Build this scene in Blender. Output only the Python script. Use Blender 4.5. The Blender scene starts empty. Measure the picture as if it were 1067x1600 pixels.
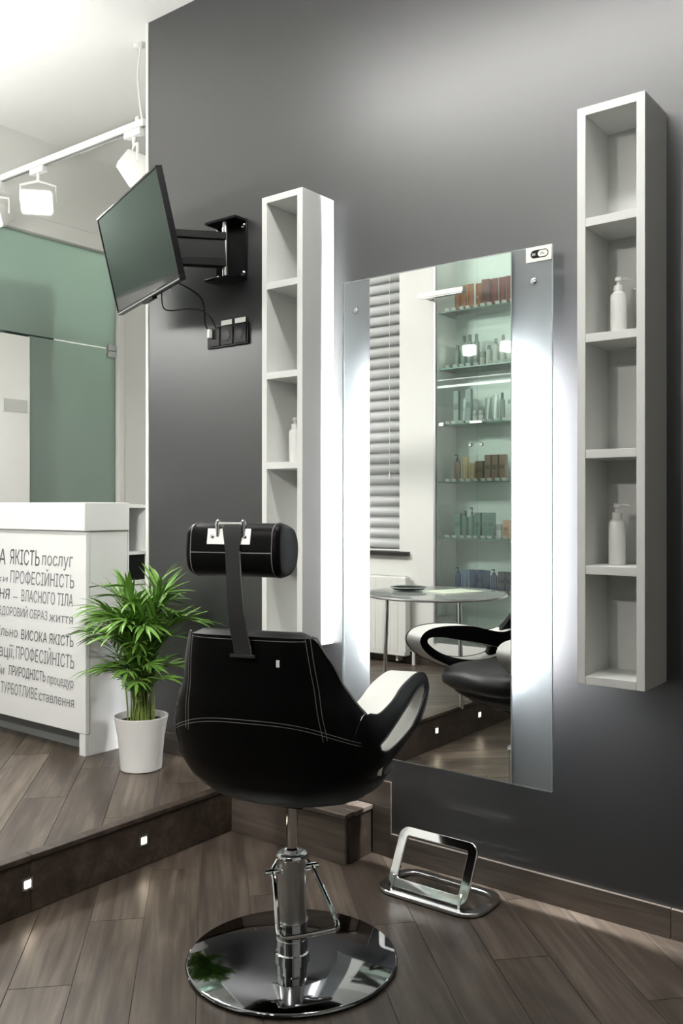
import bpy, bmesh, math, random
from mathutils import Vector, Matrix, noise
R = math.radians
rnd = random.Random(7)
scene = bpy.context.scene
C = scene.collection

# ------------------------------------------------------------------ camera
EYE = 1.3
cam = bpy.data.cameras.new('camera')
cam.sensor_fit = 'HORIZONTAL'; cam.sensor_width = 36.0
cam.lens = 36.0 * 1408 / 1067
cam.shift_y = (792 - 800) / 1067.0
cam.clip_start = 0.02
camo = bpy.data.objects.new('camera', cam); C.objects.link(camo)
camo.location = (0, -2.765, EYE)
camo.rotation_euler = (R(90), 0, R(37.5))
scene.camera = camo

# ------------------------------------------------------------------ world, exposure
world = bpy.data.worlds.new('world'); scene.world = world; world.use_nodes = True
bg = world.node_tree.nodes['Background']
bg.inputs[0].default_value = (0.85, 0.93, 1.0, 1); bg.inputs[1].default_value = 1.2
vs = scene.view_settings
vs.view_transform = 'Standard'; vs.look = 'None'; vs.gamma = 1.0; vs.use_curve_mapping = False
vs.exposure = 0.12
scene.cycles.caustics_reflective = False; scene.cycles.caustics_refractive = False
FILL_PEND = {'platform': (64.0, 52.0), 'chair': (54.0, 12.0)}      # emission of the added fill pendants, down and up
SPOT = 170.0       # watts of each fill spotlight added behind the camera
TUBE = 1000.0        # emission of the mirror tubes

# ------------------------------------------------------------------ materials
MATS = {}
def mat(name, col=(.8,.8,.8), rough=.5, metal=0, spec=.5, trans=0, ior=1.45, emit=None, estr=0, coat=0, bump=None, noisecol=None):
    m = bpy.data.materials.new(name); m.use_nodes = True
    nt = m.node_tree; b = nt.nodes['Principled BSDF']
    b.inputs['Base Color'].default_value = (*col, 1)
    b.inputs['Roughness'].default_value = rough
    b.inputs['Metallic'].default_value = metal
    b.inputs['Specular IOR Level'].default_value = spec
    b.inputs['Transmission Weight'].default_value = trans
    b.inputs['IOR'].default_value = ior
    b.inputs['Coat Weight'].default_value = coat
    if emit:
        b.inputs['Emission Color'].default_value = (*emit, 1); b.inputs['Emission Strength'].default_value = estr
    if bump or noisecol:
        tc = nt.nodes.new('ShaderNodeTexCoord')
    if bump:
        sc_, st = bump
        n = nt.nodes.new('ShaderNodeTexNoise'); n.inputs['Scale'].default_value = sc_; n.inputs['Detail'].default_value = 3
        nt.links.new(tc.outputs['Object'], n.inputs['Vector'])
        bp = nt.nodes.new('ShaderNodeBump'); bp.inputs['Strength'].default_value = st; bp.inputs['Distance'].default_value = .01
        nt.links.new(n.outputs['Fac'], bp.inputs['Height']); nt.links.new(bp.outputs['Normal'], b.inputs['Normal'])
    if noisecol:
        sc_, c2 = noisecol
        n = nt.nodes.new('ShaderNodeTexNoise'); n.inputs['Scale'].default_value = sc_; n.inputs['Detail'].default_value = 4
        nt.links.new(tc.outputs['Object'], n.inputs['Vector'])
        mx = nt.nodes.new('ShaderNodeMix'); mx.data_type = 'RGBA'
        mx.inputs['A'].default_value = (*col, 1); mx.inputs['B'].default_value = (*c2, 1)
        nt.links.new(n.outputs['Fac'], mx.inputs['Factor']); nt.links.new(mx.outputs['Result'], b.inputs['Base Color'])
    MATS[name] = m
    return m

def wood_mat(name, dark, mid, light, rough=.4, rand=.55, scale=1.0, axis=0):
    m = bpy.data.materials.new(name); m.use_nodes = True
    nt = m.node_tree; b = nt.nodes['Principled BSDF']; L = nt.links.new
    tc = nt.nodes.new('ShaderNodeTexCoord'); oi = nt.nodes.new('ShaderNodeObjectInfo')
    mp = nt.nodes.new('ShaderNodeMapping')
    s = [34.0*scale]*3; s[axis] = 2.0*scale
    mp.inputs['Scale'].default_value = s
    ml = nt.nodes.new('ShaderNodeMath'); ml.operation = 'MULTIPLY'; ml.inputs[1].default_value = 61.0
    L(oi.outputs['Random'], ml.inputs[0])
    va = nt.nodes.new('ShaderNodeVectorMath'); va.operation = 'ADD'
    L(tc.outputs['Object'], va.inputs[0]); L(ml.outputs[0], va.inputs[1]); L(va.outputs[0], mp.inputs['Vector'])
    n1 = nt.nodes.new('ShaderNodeTexNoise'); n1.inputs['Scale'].default_value = 1.0; n1.inputs['Detail'].default_value = 7; n1.inputs['Distortion'].default_value = .9
    L(mp.outputs[0], n1.inputs['Vector'])
    mp2 = nt.nodes.new('ShaderNodeMapping'); s2 = [7.0*scale]*3; s2[axis] = 1.6*scale; mp2.inputs['Scale'].default_value = s2
    L(va.outputs[0], mp2.inputs['Vector'])
    n2 = nt.nodes.new('ShaderNodeTexNoise'); n2.inputs['Scale'].default_value = 1.0; n2.inputs['Detail'].default_value = 5; n2.inputs['Distortion'].default_value = 1.4
    L(mp2.outputs[0], n2.inputs['Vector'])
    ad = nt.nodes.new('ShaderNodeMath'); ad.operation = 'MULTIPLY_ADD'; ad.inputs[1].default_value = .5
    L(n1.outputs['Fac'], ad.inputs[0])
    h2 = nt.nodes.new('ShaderNodeMath'); h2.operation = 'MULTIPLY'; h2.inputs[1].default_value = .5; L(n2.outputs['Fac'], h2.inputs[0])
    L(h2.outputs[0], ad.inputs[2])
    cr = nt.nodes.new('ShaderNodeValToRGB'); e = cr.color_ramp.elements
    e[0].position = .34; e[0].color = (*dark, 1); e[1].position = .68; e[1].color = (*light, 1)
    em = cr.color_ramp.elements.new(.5); em.color = (*mid, 1)
    L(ad.outputs[0], cr.inputs[0])
    hv = nt.nodes.new('ShaderNodeHueSaturation')
    mr = nt.nodes.new('ShaderNodeMapRange'); mr.inputs['To Min'].default_value = 1 - rand*.45; mr.inputs['To Max'].default_value = 1 + rand*.35
    L(oi.outputs['Random'], mr.inputs['Value']); L(mr.outputs[0], hv.inputs['Value']); L(cr.outputs[0], hv.inputs['Color'])
    L(hv.outputs[0], b.inputs['Base Color'])
    b.inputs['Roughness'].default_value = rough
    bp = nt.nodes.new('ShaderNodeBump'); bp.inputs['Strength'].default_value = .12; bp.inputs['Distance'].default_value = .004
    L(ad.outputs[0], bp.inputs['Height']); L(bp.outputs[0], b.inputs['Normal'])
    MATS[name] = m
    return m

M_dark = mat('dark_paint', (.0050,.0050,.0074), .45, spec=1.0, ior=1.66, bump=(60,.03), noisecol=(1.2,(.0062,.0062,.0086)))
M_white = mat('white_wall_paint', (.80,.80,.77), .6, bump=(80,.03))
M_ceil = mat('ceiling_paint', (.86,.86,.84), .8, bump=(90,.03))
M_lacq = mat('white_lacquer', (.80,.81,.80), .28, coat=.2)
M_shelfw = mat('white_melamine', (.74,.75,.73), .42, noisecol=(5,(.70,.71,.69)))
M_kick = mat('grey_kickboard', (.22,.23,.23), .4)
M_plank = wood_mat('wood_look_tile', (.042,.031,.023), (.088,.068,.052), (.170,.138,.109), .38)
M_riser = wood_mat('dark_wood_look_tile', (.022,.015,.011), (.042,.030,.022), (.080,.060,.047), .4, .3)
M_basew = wood_mat('skirting_tile', (.065,.051,.042), (.105,.085,.070), (.165,.137,.115), .4, .2)
M_grout = mat('grout', (.17,.145,.122), .9)
M_chrome = mat('chrome', (.83,.84,.85), .05, 1)
M_satin = mat('satin_steel', (.62,.63,.64), .28, 1)
M_disc = mat('polished_base_steel', (.34,.35,.36), .05, 1)
M_blk = mat('black_leather', (.0022,.0022,.0024), .45, spec=.16, bump=(220,.05))
M_blkedge = mat('dark_grey_leather', (.030,.030,.031), .42, spec=.4, bump=(220,.05))
M_wl = mat('white_leather', (.82,.82,.78), .38, bump=(200,.04))
M_stitch = mat('white_thread', (.26,.26,.26), .7)
M_strap = mat('grey_strap', (.033,.034,.034), .6, bump=(300,.1))
M_blkpl = mat('black_plastic', (.006,.006,.007), .3, spec=.3)
M_blkmet = mat('black_powder_coat', (.004,.004,.0045), .35, spec=.22)
M_screen = mat('tv_screen', (.006,.008,.008), .06, spec=.55, ior=1.6)
M_mirror = mat('mirror_silver', (.93,.95,.94), .0, 1)
M_edge = mat('polished_glass_edge', (.70,.78,.76), .15, trans=.3)
M_text = mat('grey_lettering', (.20,.20,.21), .6)
M_textd = mat('dark_lettering', (.10,.10,.105), .6)
M_sign = mat('grey_plaque', (.52,.53,.50), .35)
M_soil = mat('soil', (.012,.010,.009), .95, bump=(60,1.0))
M_potw = mat('white_pot', (.84,.84,.83), .25)
M_leaf = mat('palm_leaf', (.055,.17,.018), .35, noisecol=(11,(.21,.38,.075)))
M_stem = mat('palm_stem', (.16,.25,.05), .45, noisecol=(14,(.30,.36,.10)))
M_white_pl = mat('white_plastic', (.84,.84,.82), .35)
M_tag = mat('white_card', (.85,.85,.80), .7)
M_lamp = mat('lamp_glow', (1,1,1), .5, emit=(1,.97,.90), estr=60)
M_tube = mat('mirror_tube_glow', (1,1,1), .5, emit=(.96,.98,1.0), estr=TUBE)
M_step = mat('step_light_glow', (1,1,1), .5, emit=(1,.84,.62), estr=30)
M_blind = mat('pleated_fabric', (.74,.75,.75), .8, bump=(120,.1))
M_sill = mat('dark_window_board', (.030,.026,.024), .4)
M_rad = mat('radiator_enamel', (.80,.80,.77), .35)
M_ext = mat('far_plaster', (.70,.72,.70), .8)

def glass(name, tint, rough, alpha_like, blur=None):
    """sheet glass: part see-through, part scattering"""
    m = bpy.data.materials.new(name); m.use_nodes = True; nt = m.node_tree; L = nt.links.new
    for n in list(nt.nodes): nt.nodes.remove(n)
    out = nt.nodes.new('ShaderNodeOutputMaterial')
    tr = nt.nodes.new('ShaderNodeBsdfTransparent'); tr.inputs[0].default_value = (*tint, 1)
    if blur:
        tr = nt.nodes.new('ShaderNodeBsdfRefraction'); tr.inputs['Color'].default_value = (*tint, 1); tr.inputs['Roughness'].default_value = blur; tr.inputs['IOR'].default_value = 1.2
    gl = nt.nodes.new('ShaderNodeBsdfGlossy'); gl.inputs['Roughness'].default_value = rough
    fr = nt.nodes.new('ShaderNodeFresnel'); fr.inputs[0].default_value = 1.5
    df = nt.nodes.new('ShaderNodeBsdfDiffuse'); df.inputs[0].default_value = (*tint, 1)
    tl = nt.nodes.new('ShaderNodeBsdfTranslucent'); tl.inputs[0].default_value = (*tint, 1)
    a = nt.nodes.new('ShaderNodeMixShader'); a.inputs[0].default_value = .5; L(df.outputs[0], a.inputs[1]); L(tl.outputs[0], a.inputs[2])
    b = nt.nodes.new('ShaderNodeMixShader'); b.inputs[0].default_value = alpha_like; L(tr.outputs[0], b.inputs[1]); L(a.outputs[0], b.inputs[2])
    c = nt.nodes.new('ShaderNodeMixShader'); L(fr.outputs[0], c.inputs[0]); L(b.outputs[0], c.inputs[1]); L(gl.outputs[0], c.inputs[2])
    L(c.outputs[0], out.inputs[0])
    MATS[name] = m
    return m
M_satglass = glass('satin_panel_glass', (.90,.94,.95), .25, .25)
M_shelfglass = glass('clear_shelf_glass', (.93,.985,.96), .02, .03)
M_frost = glass('frosted_green_glass', (.66,.80,.72), .3, .52, blur=.5)
M_pane = glass('window_glass', (.97,.99,.98), .0, .0)

# ------------------------------------------------------------------ mesh builder
class B:
    def __init__(s): s.v = []; s.f = []; s.m = []
    def add(s, vs_, fs, mi=0):
        o = len(s.v); s.v += [tuple(p) for p in vs_]
        for f in fs: s.f.append([i + o for i in f]); s.m.append(mi)
        return s
    def box(s, x0, x1, y0, y1, z0, z1, mi=0):
        v = [(x, y, z) for x in (x0, x1) for y in (y0, y1) for z in (z0, z1)]
        return s.add(v, [(0,1,3,2),(4,6,7,5),(0,4,5,1),(2,3,7,6),(0,2,6,4),(1,5,7,3)], mi)
    def obox(s, mtx, hx, hy, hz, mi=0):
        v = [mtx @ Vector((x, y, z)) for x in (-hx, hx) for y in (-hy, hy) for z in (-hz, hz)]
        return s.add(v, [(0,1,3,2),(4,6,7,5),(0,4,5,1),(2,3,7,6),(0,2,6,4),(1,5,7,3)], mi)
    def lathe(s, prof, c=(0,0,0), n=32, mi=0, mtx=None):
        o = []
        for (r, z) in prof:
            for i in range(n):
                a = 2*math.pi*i/n
                p = Vector((r*math.cos(a), r*math.sin(a), z))
                if mtx: p = mtx @ p
                o.append((p.x + c[0], p.y + c[1], p.z + c[2]))
        f = []
        for k in range(len(prof) - 1):
            for i in range(n):
                j = (i + 1) % n
                f.append((k*n+i, k*n+j, (k+1)*n+j, (k+1)*n+i))
        f.append(tuple(reversed(range(n)))); f.append(tuple((len(prof)-1)*n + i for i in range(n)))
        return s.add(o, f, mi)
    def tube(s, pts, r, n=8, closed=False, mi=0, flat=None):
        pts = [Vector(p) for p in pts]; N = len(pts)
        rs = r if isinstance(r, (list, tuple)) else [r]*N
        T = []
        for i in range(N):
            if closed: t = pts[(i+1) % N] - pts[i-1]
            else: t = pts[min(i+1, N-1)] - pts[max(i-1, 0)]
            T.append(t.normalized())
        up = Vector((0,0,1))
        if abs(T[0].dot(up)) > .9: up = Vector((1,0,0))
        nn = (up - T[0]*up.dot(T[0])).normalized()
        o = []
        for i in range(N):
            if i:
                nn = nn - T[i]*nn.dot(T[i])
                nn.normalize()
            bb = T[i].cross(nn)
            for k in range(n):
                a = 2*math.pi*k/n
                o.append(pts[i] + nn*math.cos(a)*rs[i] + bb*math.sin(a)*rs[i]*(flat or 1))
        f = []
        for i in range(N if closed else N-1):
            j = (i+1) % N
            for k in range(n):
                l = (k+1) % n
                f.append((i*n+k, i*n+l, j*n+l, j*n+k))
        if not closed:
            f.append(tuple(reversed(range(n)))); f.append(tuple((N-1)*n+k for k in range(n)))
        return s.add(o, f, mi)
    def prism(s, loop, d, mi=0, mside=None):
        """loop of 3d points extruded along vector d"""
        n = len(loop); d = Vector(d)
        o = [Vector(p) for p in loop] + [Vector(p) + d for p in loop]
        s.add(o, [tuple(range(n)), tuple(reversed(range(n, 2*n)))], mi)
        s.add(o, [(i, (i+1) % n, (i+1) % n + n, i+n) for i in range(n)], mi if mside is None else mside)
        return s
    def ring(s, outer, inner, d, mi=0):
        n = len(outer); d = Vector(d)
        o = [Vector(p) for p in outer] + [Vector(p) for p in inner]
        o += [p + d for p in o]
        f = []
        for i in range(n):
            j = (i+1) % n
            f += [(i, j, n+j, n+i), (2*n+i, 3*n+i, 3*n+j, 2*n+j), (i, 2*n+i, 2*n+j, j), (n+i, n+j, 3*n+j, 3*n+i)]
        return s.add(o, f, mi)
    def grid(s, fn, nu, nv, mi=0, closeu=False):
        o = [fn(i, j) for j in range(nv) for i in range(nu)]
        f = []
        for j in range(nv-1):
            for i in range(nu if closeu else nu-1):
                k = (i+1) % nu
                f.append((j*nu+i, j*nu+k, (j+1)*nu+k, (j+1)*nu+i))
        return s.add(o, f, mi)
    def mesh(s, name, mats, ang=35, inv=None, weld=False):
        me = bpy.data.meshes.new(name)
        v = s.v if inv is None else [tuple(inv @ Vector(p)) for p in s.v]
        me.from_pydata(v, [], s.f)
        for m in (mats if isinstance(mats, (list, tuple)) else [mats]): me.materials.append(m)
        me.polygons.foreach_set('material_index', s.m)
        bm = bmesh.new(); bm.from_mesh(me)
        if weld: bmesh.ops.remove_doubles(bm, verts=bm.verts, dist=1e-5)
        bmesh.ops.recalc_face_normals(bm, faces=bm.faces); bm.to_mesh(me); bm.free()
        me.polygons.foreach_set('use_smooth', [True]*len(me.polygons))
        me.set_sharp_from_angle(angle=R(ang))
        return me

def rmat(root):
    return Matrix.Translation(root.location) @ root.rotation_euler.to_matrix().to_4x4()
def part(name, b, mats, root, bevel=0, local=False, ang=35, label=None, kind=None, weld=False, sub=None):
    """one mesh part of a thing; shapes are given in world space unless local. sub = part it belongs to"""
    inv = None if local or root is None else rmat(root).inverted()
    o = bpy.data.objects.new(name, b.mesh(name, mats, ang, inv, weld)); C.objects.link(o)
    o.parent = sub or root
    if bevel:
        md = o.modifiers.new('bevel', 'BEVEL'); md.width = bevel; md.segments = 2; md.limit_method = 'ANGLE'; md.angle_limit = R(40)
    if label: o['label'] = label
    if kind: o['kind'] = kind
    return o
def thing(name, label, cat, loc=(0,0,0), rz=0, group=None):
    o = bpy.data.objects.new(name, None); C.objects.link(o)
    o.location = loc; o.rotation_euler = (0, 0, rz); o.empty_display_size = .05
    o['label'] = label; o['category'] = cat
    if group: o['group'] = group
    return o
def tag(o, label, cat, group=None):
    o['label'] = label; o['category'] = cat
    if group: o['group'] = group
    return o
def struct(name, b, m, label=None, bevel=0, ang=35):
    o = bpy.data.objects.new(name, b.mesh(name, m, ang)); C.objects.link(o); o['kind'] = 'structure'
    if label: o['label'] = label
    if bevel:
        md = o.modifiers.new('bevel', 'BEVEL'); md.width = bevel; md.segments = 2; md.limit_method = 'ANGLE'; md.angle_limit = R(40)
    return o
def dup(root, loc, rz=None, label=None, group=None):
    r = root.copy(); C.objects.link(r); r.location = loc
    if rz is not None: r.rotation_euler = (0, 0, rz)
    if label: r['label'] = label
    if group: r['group'] = group
    for ch in list(root.children):
        c = ch.copy(); C.objects.link(c); c.parent = r
        for g in list(ch.children):
            d = g.copy(); C.objects.link(d); d.parent = c
    return r
def lerp(tab, x):
    if x <= tab[0][0]: return tab[0][1]
    for (a, p), (b_, q) in zip(tab, tab[1:]):
        if x <= b_:
            t = (x - a)/(b_ - a); t = t*t*(3-2*t)*.5 + t*.5
            return p + (q - p)*t
    return tab[-1][1]
def spline(P, n, closed=True):
    """Catmull-Rom through 2d/3d points"""
    P = [Vector(p) for p in P]; N = len(P); out = []
    segs = N if closed else N-1
    for i in range(segs):
        if closed: p0, p1, p2, p3 = P[i-1], P[i], P[(i+1) % N], P[(i+2) % N]
        else: p0, p1, p2, p3 = P[max(i-1,0)], P[i], P[i+1], P[min(i+2,N-1)]
        for k in range(n):
            t = k/n
            out.append(.5*((2*p1) + (p2-p0)*t + (2*p0-5*p1+4*p2-p3)*t*t + (3*p1-p0-3*p2+p3)*t**3))
    if not closed: out.append(P[-1])
    return out
def rrect(w, h, r, n=6):
    """rounded rectangle outline, 2d, centred"""
    o = []
    for cx, cy, a0 in ((w/2-r, h/2-r, 0), (-w/2+r, h/2-r, 90), (-w/2+r, -h/2+r, 180), (w/2-r, -h/2+r, 270)):
        for k in range(n+1):
            a = R(a0 + 90*k/n); o.append((cx + r*math.cos(a), cy + r*math.sin(a)))
    return o

# ------------------------------------------------------------------ room shell
XS, ZP, CE, YB, XG = -2.55, 0.185, 3.54, -2.80, -4.80     # step face, platform height, ceiling, back wall, glass partition
WX = -3.245                                              # end of the dark wall
XJ, YF, XR = -2.05, -4.6, 1.6                            # jog, far front wall, right wall

struct('floor', B().box(-2.62, XR, YF, .1, -.15, -.004), M_grout, 'lower floor of diagonal wood-look planks')
struct('floor_platform', B().box(XG-1.5, XS+.004-.012, YB-.3, 1.6, 0, ZP-.004), M_grout, 'raised floor of diagonal wood-look planks')
FLOOR = bpy.data.objects['floor']; PLAT = bpy.data.objects['floor_platform']

def clip(poly, x0, x1, y0, y1):
    def cut(pl, inside, inter):
        o = []
        for i in range(len(pl)):
            a, b_ = pl[i-1], pl[i]
            ia, ib = inside(a), inside(b_)
            if ia != ib: o.append(inter(a, b_))
            if ib: o.append(b_)
        return o
    def ix(X): return lambda a, b_: (X, a[1] + (b_[1]-a[1])*(X-a[0])/(b_[0]-a[0]))
    def iy(Y): return lambda a, b_: (a[0] + (b_[0]-a[0])*(Y-a[1])/(b_[1]-a[1]), Y)
    for ins, it in ((lambda p: p[0] >= x0, ix(x0)), (lambda p: p[0] <= x1, ix(x1)), (lambda p: p[1] >= y0, iy(y0)), (lambda p: p[1] <= y1, iy(y1))):
        if poly: poly = cut(poly, ins, it)
    return poly
PA = R(46); PD = Vector((-math.sin(PA), math.cos(PA))); PN = Vector((math.cos(PA), math.sin(PA)))
PW, PL, GAP = .168, 1.02, .0025
full = B().box(-PL/2+GAP/2, PL/2-GAP/2, -PW/2+GAP/2, PW/2-GAP/2, -.010, 0).mesh('plank', M_plank)
PROT = math.atan2(PD.y, PD.x)
def planks(parent, x0, x1, y0, y1, z, phase):
    cs = [Vector((x, y)) for x in (x0, x1) for y in (y0, y1)]
    i0, i1 = min(c.dot(PN) for c in cs), max(c.dot(PN) for c in cs)
    j0, j1 = min(c.dot(PD) for c in cs), max(c.dot(PD) for c in cs)
    for i in range(int(i0//PW)-1, int(i1//PW)+2):
        off = ((i*.37 + phase) % 1.0)*PL
        for j in range(int(j0//PL)-2, int(j1//PL)+2):
            ctr = PN*((i+.5)*PW) + PD*((j+.5)*PL + off)
            a, b_ = PD*(PL/2-GAP/2), PN*(PW/2-GAP/2)
            q = [tuple(ctr + s*a + t*b_) for s, t in ((-1,-1),(1,-1),(1,1),(-1,1))]
            c = clip(q, x0, x1, y0, y1)
            if len(c) < 3: continue
            area = abs(sum(c[k-1][0]*c[k][1]-c[k][0]*c[k-1][1] for k in range(len(c))))/2
            if area < .0008: continue
            if area > PL*PW*.965 and all(p in c for p in q): me = full
            else:
                inv = Matrix.Rotation(-PROT, 3, 'Z'); b2 = B()
                b2.prism([inv @ Vector((p[0]-ctr.x, p[1]-ctr.y, -.010)) for p in c], (0,0,.010))
                me = b2.mesh('plank', M_plank)
            o = bpy.data.objects.new('plank', me); C.objects.link(o)
            o.parent = parent; o.location = (ctr.x, ctr.y, z); o.rotation_euler = (0,0,PROT)
planks(FLOOR, XS, XR, YF, 0, 0, .15)
planks(PLAT, XG, XS-.03, YB, 1.5, ZP, .55)

# dark mirror wall and its white end edge
struct('wall_mirror_side', B().box(WX, XR, 0, .14, 0, CE), M_dark, 'smooth dark grey painted wall')
struct('trim_1', B().box(WX-.018, WX, -.004, .16, ZP, CE), M_white, 'thin white edge strip at the end of the dark wall', .002)
# ceiling
struct('ceiling', B().box(XG-1.6, XR+.1, YF-.1, 1.7, CE, CE+.1), M_ceil, 'white painted ceiling')
# outer walls
struct('wall_return', B().box(WX, WX+.1, .14, 1.5, 0, CE).box(XG-1.5, WX+.1, 1.5, 1.6, 0, CE), M_white)
struct('wall_right', B().box(XR, XR+.1, YF, .1, 0, CE), M_white)
struct('wall_front', B().box(XJ, XR, YF-.1, YF, 0, CE), M_dark)
struct('wall_jog', B().box(XJ, XJ+.1, YF, YB-.30, 0, CE), M_dark)
# back wall with window hole and niche
WIX0, WIX1, WIZ0, WIZ1 = -4.55, -3.615, .98, 3.15
NX0, NX1, ND, NZ0, NZ1 = -3.31, -2.35, .29, .35, 3.10
YBB = YB - ND - .12
bw = B()
for x0, x1, z0, z1 in ((XG-.1, WIX0, 0, CE), (WIX0, WIX1, 0, WIZ0), (WIX0, WIX1, WIZ1, CE), (WIX1, NX0, 0, CE), (NX0, NX1, 0, NZ0), (NX0, NX1, NZ1, CE), (NX1, XJ+.1, 0, CE)):
    bw.box(x0, x1, YBB, YB, z0, z1)
bw.box(NX0, NX1, YBB, YB-ND, NZ0, NZ1)
struct('wall_back', bw, M_white, 'white wall opposite the mirror')
# wall plane with the glass partition, header above, end beyond
GY1, GZ1 = 1.06, 2.955
struct('wall_left', B().box(XG-.12, XG, YB-.3, 1.5, GZ1+.10, CE).box(XG-.12, XG, GY1+.045, 1.5, ZP, GZ1+.1).box(XG-.12, XG, YB-.3, -1.6, 0, GZ1+.1), M_white)
struct('trim_2', B().box(XG-.05, XG+.02, -1.6, GY1, GZ1, GZ1+.10), M_white, 'white header rail above the frosted glass', .003)
struct('trim_3', B().box(XG-.06, XG+.015, GY1, GY1+.045, ZP, GZ1+.1), M_white, 'white jamb beside the frosted glass', .003)
# room behind the frosted glass
struct('wall_beyond', B().box(XG-1.6, XG-1.5, -1.9, 1.6, 0, CE).box(XG-1.5, XG-.12, -2.0, -1.9, 0, CE), M_ext)

# skirting and step
tr = struct('trim_4', B().box(XS-.014, XS-.010, YB, -.155, 0, ZP-.022).box(XS-.01, -1.985, -.15, -.02, 0, ZP-.01), M_grout, 'dark wood-look step riser')
y = -.158
k = 0
while y > YB:
    y2 = max(y-.92, YB)
    part('riser_tile', B().box(XS-.010, XS, y2+.001, y-.001, .001, ZP-.020), M_riser, None, .0012).parent = tr
    part('nosing', B().box(XS-.034, XS+.009, y2+.0008, y-.0008, ZP-.017, ZP+.001), M_riser, None, .003).parent = tr
    y = y2; k += 1
# ledge along the wall
for x0, x1 in ((XS+.012, -1.978),):
    part('riser_tile', B().box(x0-.012, x1, -.166, -.152, .001, ZP-.020), M_basew, None, .0012).parent = tr
    part('nosing', B().box(x0-.020, x1+.008, -.175, -.118, ZP-.017, ZP+.001), M_basew, None, .003).parent = tr
part('riser_tile', B().box(-1.984, -1.972, -.150, -.012, .001, ZP-.020), M_riser, None, .0012).parent = tr
part('nosing', B().box(-2.02, -1.964, -.117, -.012, ZP-.017, ZP+.001), M_basew, None, .003).parent = tr
part('ledge_tile', B().box(XS-.03, -2.021, -.117, -.012, ZP-.012, ZP), M_basew, None, .001).parent = tr
bs = struct('baseboard_upper', B().box(WX, -2.38, -.006, -.0005, ZP, ZP+.092), M_grout)
for x0, x1 in ((WX, -2.62), (-2.62, -1.885)):
    zz = 0 if x1 > -1.9 else ZP
    part('skirting_tile', B().box(x0+.001, x1-.001, -.0075, -.0006, ZP, ZP+.095).box(max(x0, -1.97), x1-.001, -.0075, -.0006, 0, ZP) if x1 > -1.9 else B().box(x0+.001, x1-.001, -.012, -.0006, ZP, ZP+.095), M_basew, None, .001).parent = bs
bl = struct('baseboard_lower', B().box(-1.884, XR, -.006, -.0005, 0, .085), M_grout)
x = -1.883
while x < XR:
    x2 = min(x+1.02, XR)
    part('skirting_tile', B().box(x, x2-.002, -.013, -.0006, .001, .091), M_basew, None, .001).parent = bl
    x = x2
bb = struct('baseboard_back', B().box(XG, NX1+.3, YB+.0006, YB+.006, ZP, ZP+.08), M_grout)
for i in range(3):
    part('skirting_tile', B().box(XG+i*.92, XG+(i+1)*.92-.002, YB+.0007, YB+.012, ZP, ZP+.085), M_riser, None, .001).parent = bb

# ------------------------------------------------------------------ frosted glass partition, white door
t = thing('glass_partition', 'frosted green glass partition with a transom pane beside the white door', 'partition', (XG, .5, ZP))
part('transom_pane', B().box(XG-.030, XG-.018, -1.59, GY1-.002, 2.345, GZ1-.001), M_frost, t)
part('pane', B().box(XG-.030, XG-.018, .412, GY1-.004, ZP+.01, 2.335), M_frost, t)
hb = part('hinge', B().box(XG-.038, XG-.010, GY1-.065, GY1-.005, 2.285, 2.325).box(XG-.038, XG-.010, GY1-.065, GY1-.005, 2.33, 2.37), M_satin, t, .002)
part('hinge', B().box(XG-.038, XG-.006, GY1-.004, GY1+.028, 2.29, 2.36), M_satin, t, .002)
t = thing('door', 'plain white door leaf with a small grey plaque', 'door', (XG, 0, ZP))
part('leaf', B().box(XG-.040, XG-.002, -.50, .405, ZP+.006, 2.325), M_white, t, .002)
pl = part('plaque', B().box(XG-.002, XG+.003, .226, .385, 1.865, 1.940), M_sign, t, .001)
# dark block added behind the glass to darken part of it
t = thing('shade_block', 'added tall dark block shading the frosted glass from behind', 'cabinet', (XG-.55, .3, ZP))
part('body', B().box(XG-.62, XG-.25, .38, .74, ZP, 2.72), mat('shade_block_green', (.05,.09,.07), .6), t, .004)
part('door', B().box(XG-.25, XG-.235, .385, .735, ZP+.05, 2.70), MATS['shade_block_green'], t, .002)
t = thing('fill_lamp', 'added plain lamp bar brightening the frosted glass from behind', 'lamp', (XG-.8, .3, CE))  # lamp added out of view to light the glass from behind
part('housing', B().box(XG-.85, XG-.75, -.6, 1.2, CE-.06, CE-.001), M_white_pl, t, .003)
part('diffuser', B().box(XG-.84, XG-.76, -.59, 1.19, CE-.072, CE-.0605), mat('far_fill_glow', (1,1,1), .5, emit=(1,1,.97), estr=45), t)

# ------------------------------------------------------------------ window with pleated blind, radiator, lamp bar
w = struct('window_1', B().box(WIX0, WIX1, YB-.17, YB-.155, WIZ0, WIZ0+.05).box(WIX0, WIX1, YB-.17, YB-.155, WIZ1-.05, WIZ1).box(WIX0, WIX0+.05, YB-.17, YB-.155, WIZ0, WIZ1).box(WIX1-.05, WIX1, YB-.17, YB-.155, WIZ0, WIZ1), M_white_pl, 'window behind a pleated blind')
part('pane', B().box(WIX0+.05, WIX1-.05, YB-.166, YB-.160, WIZ0+.05, WIZ1-.05), M_pane, None).parent = w
part('window_sill', B().box(WIX0-.05, WIX1+.09, YB-.15, YB+.045, WIZ0-.030, WIZ0), M_sill, None, .003).parent = w
t = thing('pleated_blind', 'light grey pleated blind hanging in the window over a dark sill', 'blind', ((WIX0+WIX1)/2, YB-.03, WIZ0))
nsl = 27; ph = (WIZ1-WIZ0-.06)/nsl
sl = B()
sl.add([(WIX0+.01, -.030, 0), (WIX1-.008, -.030, 0), (WIX1-.008, .018, ph*.55), (WIX0+.01, .018, ph*.55), (WIX1-.008, -.030, ph), (WIX0+.01, -.030, ph)], [(0,1,2,3), (3,2,4,5)])
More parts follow.
